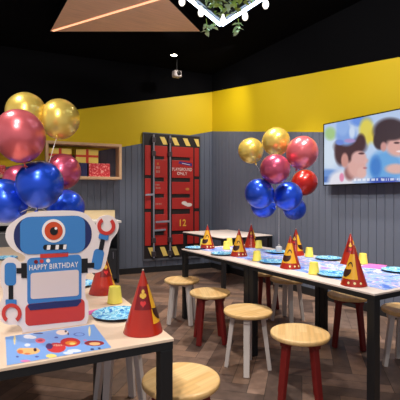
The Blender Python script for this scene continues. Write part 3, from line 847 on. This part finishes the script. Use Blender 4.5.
def tv_art(p):
    x, y = PROJ(p + Vector((TVX, (TY0+TY1)/2, TVZ0)))
    x = (x-320)*4.7; y = (y-105)*4.7
    c = (186,206,238)
    def L(k, e, w=.4):
        nonlocal c
        c = blend(c, k, sm(e, w))
    L((214,228,244), ell(x, y, 45, 230, 45, 80), .6)
    L((168,204,140), ell(x, y, 48, 135, 26, 30), .6)
    L((110,150,230), ell(x, y, 190, 75, 50, 26), .6)
    L((226,210,90), ell(x, y, 218, 118, 34, 56), .5)
    L((226,206,80), ell(x, y, 238, 165, 20, 44), .5)
    L((190,212,242), ell(x, y, 242, 215, 24, 40), .6)
    L((112,152,216), ell(x, y, 40, 330, 60, 28), .5)
    L((84,120,190), ell(x, y, 25, 350, 60, 14), .5)
    # left child: shirt, neck, face in profile, hair, ear, paper crown
    L((232,230,240), ell(x, y, 98, 365, 60, 58))
    L((228,140,176), ell(x, y, 102, 340, 11, 20), .5)
    L((150,104,104), ell(x, y, 140, 318, 26, 36), .5)
    L((222,172,164), ell(x, y, 172, 280, 46, 66))
    L((226,178,172), ell(x, y, 212, 262, 16, 12), .6)
    L((226,180,172), ell(x, y, 196, 318, 22, 26))
    L((74,48,52), ell(x, y, 142, 196, 74, 44))
    L((74,48,52), ell(x, y, 98, 226, 30, 58))
    L((74,48,52), ell(x, y, 134, 228, 18, 40), .5)
    L((74,48,52), ell(x, y, 192, 172, 22, 36), .5)
    L((222,174,168), ell(x, y, 182, 246, 34, 30))
    L((206,148,138), ell(x, y, 116, 260, 17, 34))
    L((96,62,66), ell(x, y, 194, 228, 14, 5), .6)
    L((188,120,128), ell(x, y, 212, 296, 10, 5), .6)
    L((132,166,228), ell(x, y, 122, 145, 48, 46))
    L((150,182,236), ell(x, y, 106, 98, 30, 46))
    L((206,222,246), ell(x, y, 150, 128, 14, 30), .6)
    L((112,140,220), ell(x, y, 92, 176, 20, 13), .5)
    L((176,150,206), ell(x, y, 140, 168, 26, 10), .5)
    # right child
    L((104,168,226), ell(x, y, 310, 296, 84, 84))
    L((66,128,206), ell(x, y, 262, 290, 26, 50), .6)
    L((56,84,180), ell(x, y, 300, 358, 70, 18), .6)
    L((62,46,52), ell(x, y, 330, 126, 80, 64), .3)
    L((62,46,52), ell(x, y, 280, 168, 30, 42), .3)
    L((222,170,162), ell(x, y, 362, 196, 52, 46))
    L((62,46,52), ell(x, y, 340, 140, 50, 26), .5)
    L((206,150,144), ell(x, y, 298, 196, 14, 22), .5)
    L((246,226,228), ell(x, y, 374, 218, 16, 5), .5)
    L((84,56,60), ell(x, y, 360, 178, 14, 5), .5)
    L((222,180,172), ell(x, y, 356, 300, 50, 24), .5)
    # subtitle strokes
    t = 352-(x-150)*.012
    if 150 < x < 700 and abs(y-t) < 5.5 and (int(x/5.5) % 4 != 3) and (int(x) % 40 < 33): c = blend(c, (250,250,255), .75)
    return c
o = grid((-.001, hw-.009, .014), (0, -2*hw+.018, 0), (0, 0, hz-.023), 260, 150).build('screen', mat_attr('lit tv screen', .25, emit=.92), tv)
paint_mesh(o, tv_art)

# ------------------------------------------------------------------ ceiling: wood triangle with light line, camera, downlights
ZP = 3.45; s_ = (ZP-1.3)*F
def CP(px, py): p = PZ(px, py, ZP); return (p.x, p.y)
def cw(x, d): return W(x, d)
A = cw(-1.943, 5.155); B = cw(.013, 5.155); D_ = cw(-.785, 3.24)
tp = thing('ceiling_panel', 'triangular wood ceiling panel with a glowing line across it', 'ceiling panel', (0, 0, 0))
MB().hprism([A, B, D_], ZP, ZP+.06).build('wood_panel', M_panelw, tp)
bd = MB()
for p, q in ((A, B), (B, D_), (D_, A)):
    bd.beam((p[0], p[1], ZP+.03), (q[0], q[1], ZP+.03), .012, .062, up=(0, 0, 1))
bd.build('edge_trim', M_blackm, tp)
for f_ in (.25, .5, .75):
    x = A[0]*(1-f_)*.7+B[0]*f_*.7+D_[0]*.3; y = A[1]*(1-f_)*.7+B[1]*f_*.7+D_[1]*.3; x += A[0]*0
for wx, wy in ((A[0]*.7+B[0]*.15+D_[0]*.15, A[1]*.7+B[1]*.15+D_[1]*.15), (A[0]*.15+B[0]*.7+D_[0]*.15, A[1]*.15+B[1]*.7+D_[1]*.15), (A[0]*.15+B[0]*.15+D_[0]*.7, A[1]*.15+B[1]*.15+D_[1]*.7)):
    MB().tube([(wx, wy, ZP+.061), (wx, wy, ZC-.001)], .012).build('hanger', M_black, tp)
# light line: from the far left corner across to the right edge
e1 = cw(-.467, 4.32); dx, dy = e1[0]-A[0], e1[1]-A[1]
den = dx*(D_[1]-B[1])-dy*(D_[0]-B[0]); tt = ((B[0]-A[0])*(D_[1]-B[1])-(B[1]-A[1])*(D_[0]-B[0]))/den
s1 = (A[0]+dx*.035, A[1]+dy*.035); s2 = (A[0]+dx*tt*.985, A[1]+dy*tt*.985)
MB().beam((s1[0], s1[1], ZP-.004), (s2[0], s2[1], ZP-.004), .028, .007, up=(0, 0, 1)).build('light_line', mat('warm light line', (255,220,190), .5, emit=(255,176,130), estr=1.3), tp)

def downlight(p, label, on=30):
    t = thing('ceiling_downlight', label, 'downlight', p, 0, 'round ceiling downlights')
    MB().lathe([(.062, -.02), (.062, -.0005), (.05, -.0005), (.05, -.018)], 24).build('ring', M_black, t, smooth=True)
    MB().lathe([(0, -.012), (.049, -.012), (.049, -.0008), (0, -.0008)], 24).build('lens', mat('lit lens', (255,244,225), .5, emit=(255,240,216), estr=on), t)
p = PZ(174, 54.5, ZC); downlight(p, 'small round lit downlight in the black ceiling above the camera')
p = PD(177, 74, 6.6)
sc = thing('security_camera', 'small grey security camera hanging from a thin pole below the downlight', 'camera', p)
MB().tube([(0, 0, .05), (0, 0, ZC-p.z-.001)], .008).build('pole', M_black, sc)
M_cam = mat('pale grey camera plastic', (150,140,140), .4)
MB().box(-.07, .07, -.05, .06, -.06, .05).build('body', M_cam, sc, bevel=.02)
ln = Vector((-p.x, -p.y, 0)).normalized()
MB().sphere((ln.x*.05+.035, ln.y*.05, .0), .04, 16, 10).build('dome', mat('black lens', (12,12,14), .15), sc, smooth=True)

# ------------------------------------------------------------------ glowing triangle pendant with greenery
ZL = 2.60
V = W(.159, 3.008); l1 = Vector((-.225, -.395)).normalized(); l2 = Vector((.241, -.395)).normalized()
SIDE = 1.05
q1 = W(.159+l1.x*SIDE, 3.008+l1.y*SIDE); q2 = W(.159+l2.x*SIDE, 3.008+l2.y*SIDE)
tri = [Vector((V[0], V[1], ZL)), Vector((q1[0], q1[1], ZL)), Vector((q2[0], q2[1], ZL))]
pl = thing('pendant_light', 'glowing white triangular tube pendant hung with plants', 'pendant light', (0, 0, 0))
M_led = mat('cool white tube', (235,245,255), .5, emit=(205,228,255), estr=8)
for i in range(3):
    a, b = tri[i], tri[(i+1) % 3]; u = (b-a).normalized()
    MB().tube([a+u*.02, b-u*.02], .012, 10).build('light_tube', M_led, pl, smooth=True)
    MB().beam(a+Vector((0, 0, .036)), b+Vector((0, 0, .036)), .05, .034, up=(0, 0, 1)).build('frame_bar', M_black, pl)
for a in tri: MB().tube([a+Vector((0, 0, .054)), (a.x, a.y, ZC-.001)], .003, 6).build('cable', M_black, pl)
sl = thing('string_lights', 'string of round white bulbs draped along the glowing triangle', 'string lights', (0, 0, 0))
M_bulb = mat('lit white bulb', (255,255,250), .4, emit=(255,246,226), estr=1.3)
cord = []
cen = (tri[0]+tri[1]+tri[2])/3
for (px, py) in ((182, 1), (201, 12), (223, 20), (245, 16), (265.5, 4)):
    p = PZ(px, py, ZL-.035)
    MB().lathe([(0, -.034), (.012, -.031), (.020, -.018), (.021, -.004), (.015, .014), (.009, .024), (.009, .036), (0, .036)], 16, p).build('bulb', M_bulb, sl, smooth=True)
    cord.append(p+Vector((0, 0, .039)))
mbc = MB()
for a, b in zip(cord, cord[1:]): mbc.tube([a, (a+b)/2+Vector((0, 0, -.006)), b], .004, 6)
mbc.build('cord', M_black, sl)
M_leaf = mat('green leaf', (150,176,60), .45, noise=.25, nscale=8); M_leaf2 = mat('pale green leaf', (196,224,176), .45, noise=.15, nscale=8)
def leaf(mb, p, dr, L, wd, droop=.25):
    d = Vector(dr).normalized(); s = d.cross(Vector((0, 0, 1)))
    s = s.normalized() if s.length > .01 else Vector((1, 0, 0)); nrm = s.cross(d)
    prof = [(0, .05), (.2, .7), (.45, 1), (.7, .75), (.9, .3), (1, .02)]
    vs = []; fs = []
    for t, w in prof:
        c = p+d*(t*L)+Vector((0, 0, -droop*L*t*t))
        vs += [c-s*(w*wd/2)+nrm*(.12*wd*w), c-nrm*.0, c+s*(w*wd/2)+nrm*(.12*wd*w)]
    for i in range(len(prof)-1):
        b = i*3; fs += [(b, b+1, b+4, b+3), (b+1, b+2, b+5, b+4)]
    mb.add(vs, fs)
rl = random.Random(11)
gv = thing('artificial_greenery', 'bushy green leaves filling the glowing triangle', 'greenery', (0, 0, 0))
mb1 = MB(); mb2 = MB()
for k in range(700):
    a, b = rl.random(), rl.random()
    if a+b > 1: a, b = 1-a, 1-b
    p = tri[0]*(1-a-b)+tri[1]*a+tri[2]*b
    p = cen+(p-cen)*.80; p = p+Vector((0, 0, rl.uniform(-.02, .14)))
    an = rl.uniform(0, 2*pi)
    leaf(mb1 if k % 3 else mb2, p, (cos(an), sin(an), rl.uniform(-.7, .4)), rl.uniform(.04, .075), rl.uniform(.022, .04))
mb1.build('dark_leaves', M_leaf, gv, smooth=True); mb2.build('pale_leaves', M_leaf2, gv, smooth=True)
MB().hprism([((cen+(v-cen)*.93).x, (cen+(v-cen)*.93).y) for v in tri], ZL+.10, ZL+.108).build('backing_mesh', mat('dark backing', (24,30,22), .8), gv)
def sprig(px, py, d, label, n, rs):
    p = PD(px, py, d); r = random.Random(rs); o = p.copy(); o.z = ZL+.03
    t = thing('hanging_sprig', label, 'leaf sprig', (0, 0, 0), 0)
    MB().tube([o, (o+p)/2+Vector((.01, 0, 0)), p], .003, 6).build('stem', M_leaf, t, smooth=True)
    m_ = MB()
    for k in range(n):
        q_ = p+(o-p)*(k/n*.75); an = r.uniform(0, 2*pi)
        leaf(m_, q_, (cos(an), sin(an), r.uniform(-.5, .3)), r.uniform(.04, .055), r.uniform(.026, .034), .3)
    m_.build('leaves', M_leaf2, t, smooth=True)
sprig(206, 33, 2.96, 'pale green sprig drooping left of the glowing triangle tip', 7, 1)
sprig(213, 29, 2.99, 'green sprig hugging the glowing triangle just left of its tip', 5, 6)
sprig(238, 32, 2.96, 'pale green sprig drooping right of the glowing triangle tip', 10, 3)

# ------------------------------------------------------------------ light
def spot(x, y, power, tgt=None, size=100, blend_=.8, col=(255,236,210), r=.06, z=ZC-.03):
    l = bpy.data.lights.new('spot_lamp', 'SPOT'); l.energy = power; l.spot_size = radians(size); l.spot_blend = blend_
    l.color = lin(col)[:3]; l.shadow_soft_size = r
    o = bpy.data.objects.new('spot_lamp', l); C.objects.link(o); o.location = (x, y, z)
    t = Vector(tgt) if tgt else Vector((x, y, 0))
    o.rotation_euler = (t-Vector((x, y, z))).to_track_quat('-Z', 'Y').to_euler()
NEU = (255,248,238)
def sp(*a, **k): spot(*a, col=NEU, **k)
sp(3.25, 2.2, 190, (3.5, 2.2, 0), size=58); sp(3.25, 3.8, 190, (3.5, 3.8, 0), size=58)
sp(2.3, 1.6, 210, (2.4, 1.7, 0)); sp(2.3, 3.2, 200, (2.4, 3.2, 0))
sp(-.3, .9, 150, (-.1, 1.5, .7)); sp(-.5, 2.9, 180, (-.2, 3.1, .7))
sp(-.9, -.6, 320, (-.1, 1.7, 1.0), size=80)  # added front fill, brightens the robot sign and left table
sp(1.7, 1.4, 210, (4.25, 1.9, 2.0), size=110); sp(1.7, 3.2, 150, (4.25, 3.8, 2.0), size=110); sp(2.2, 4.9, 75, (4.25, 5.4, 2.0), size=110)
sp(3.5, 4.9, 90, (3.2, 6.7, 1.9), size=110); sp(1.5, 4.7, 90, (1.6, 6.7, 1.9), size=110); sp(.2, 4.7, 80, (.2, 6.7, 1.9), size=110)
spot(cen.x, cen.y, 120, (cen.x, cen.y, 9), 165, .5, (225,238,255), z=2.80)  # unseen uplight added above the pendant to brighten the wood ceiling panel
sp(2.0, 5.2, 260, (2.2, 5.3, 0), size=75); sp(1.1, 3.9, 260, (1.2, 4.3, 0), size=115)
w = bpy.data.worlds.new('World'); bpy.context.scene.world = w; w.use_nodes = True
w.node_tree.nodes['Background'].inputs[0].default_value = (.86, .9, 1.0, 1); w.node_tree.nodes['Background'].inputs[1].default_value = .40

# ------------------------------------------------------------------ camera
cd = bpy.data.cameras.new('Camera'); co = bpy.data.objects.new('Camera', cd); C.objects.link(co)
cd.sensor_width = 36; cd.lens = 36*F/400; cd.clip_start = .05
co.location = (0, 0, CAMH); co.rotation_euler = (pi/2-math.atan(2/F), 0, -TH)
S = bpy.context.scene; S.camera = co
S.view_settings.view_transform = 'Standard'; S.view_settings.look = 'None'; S.view_settings.exposure = 0; S.view_settings.gamma = 1
S.view_settings.use_curve_mapping = False
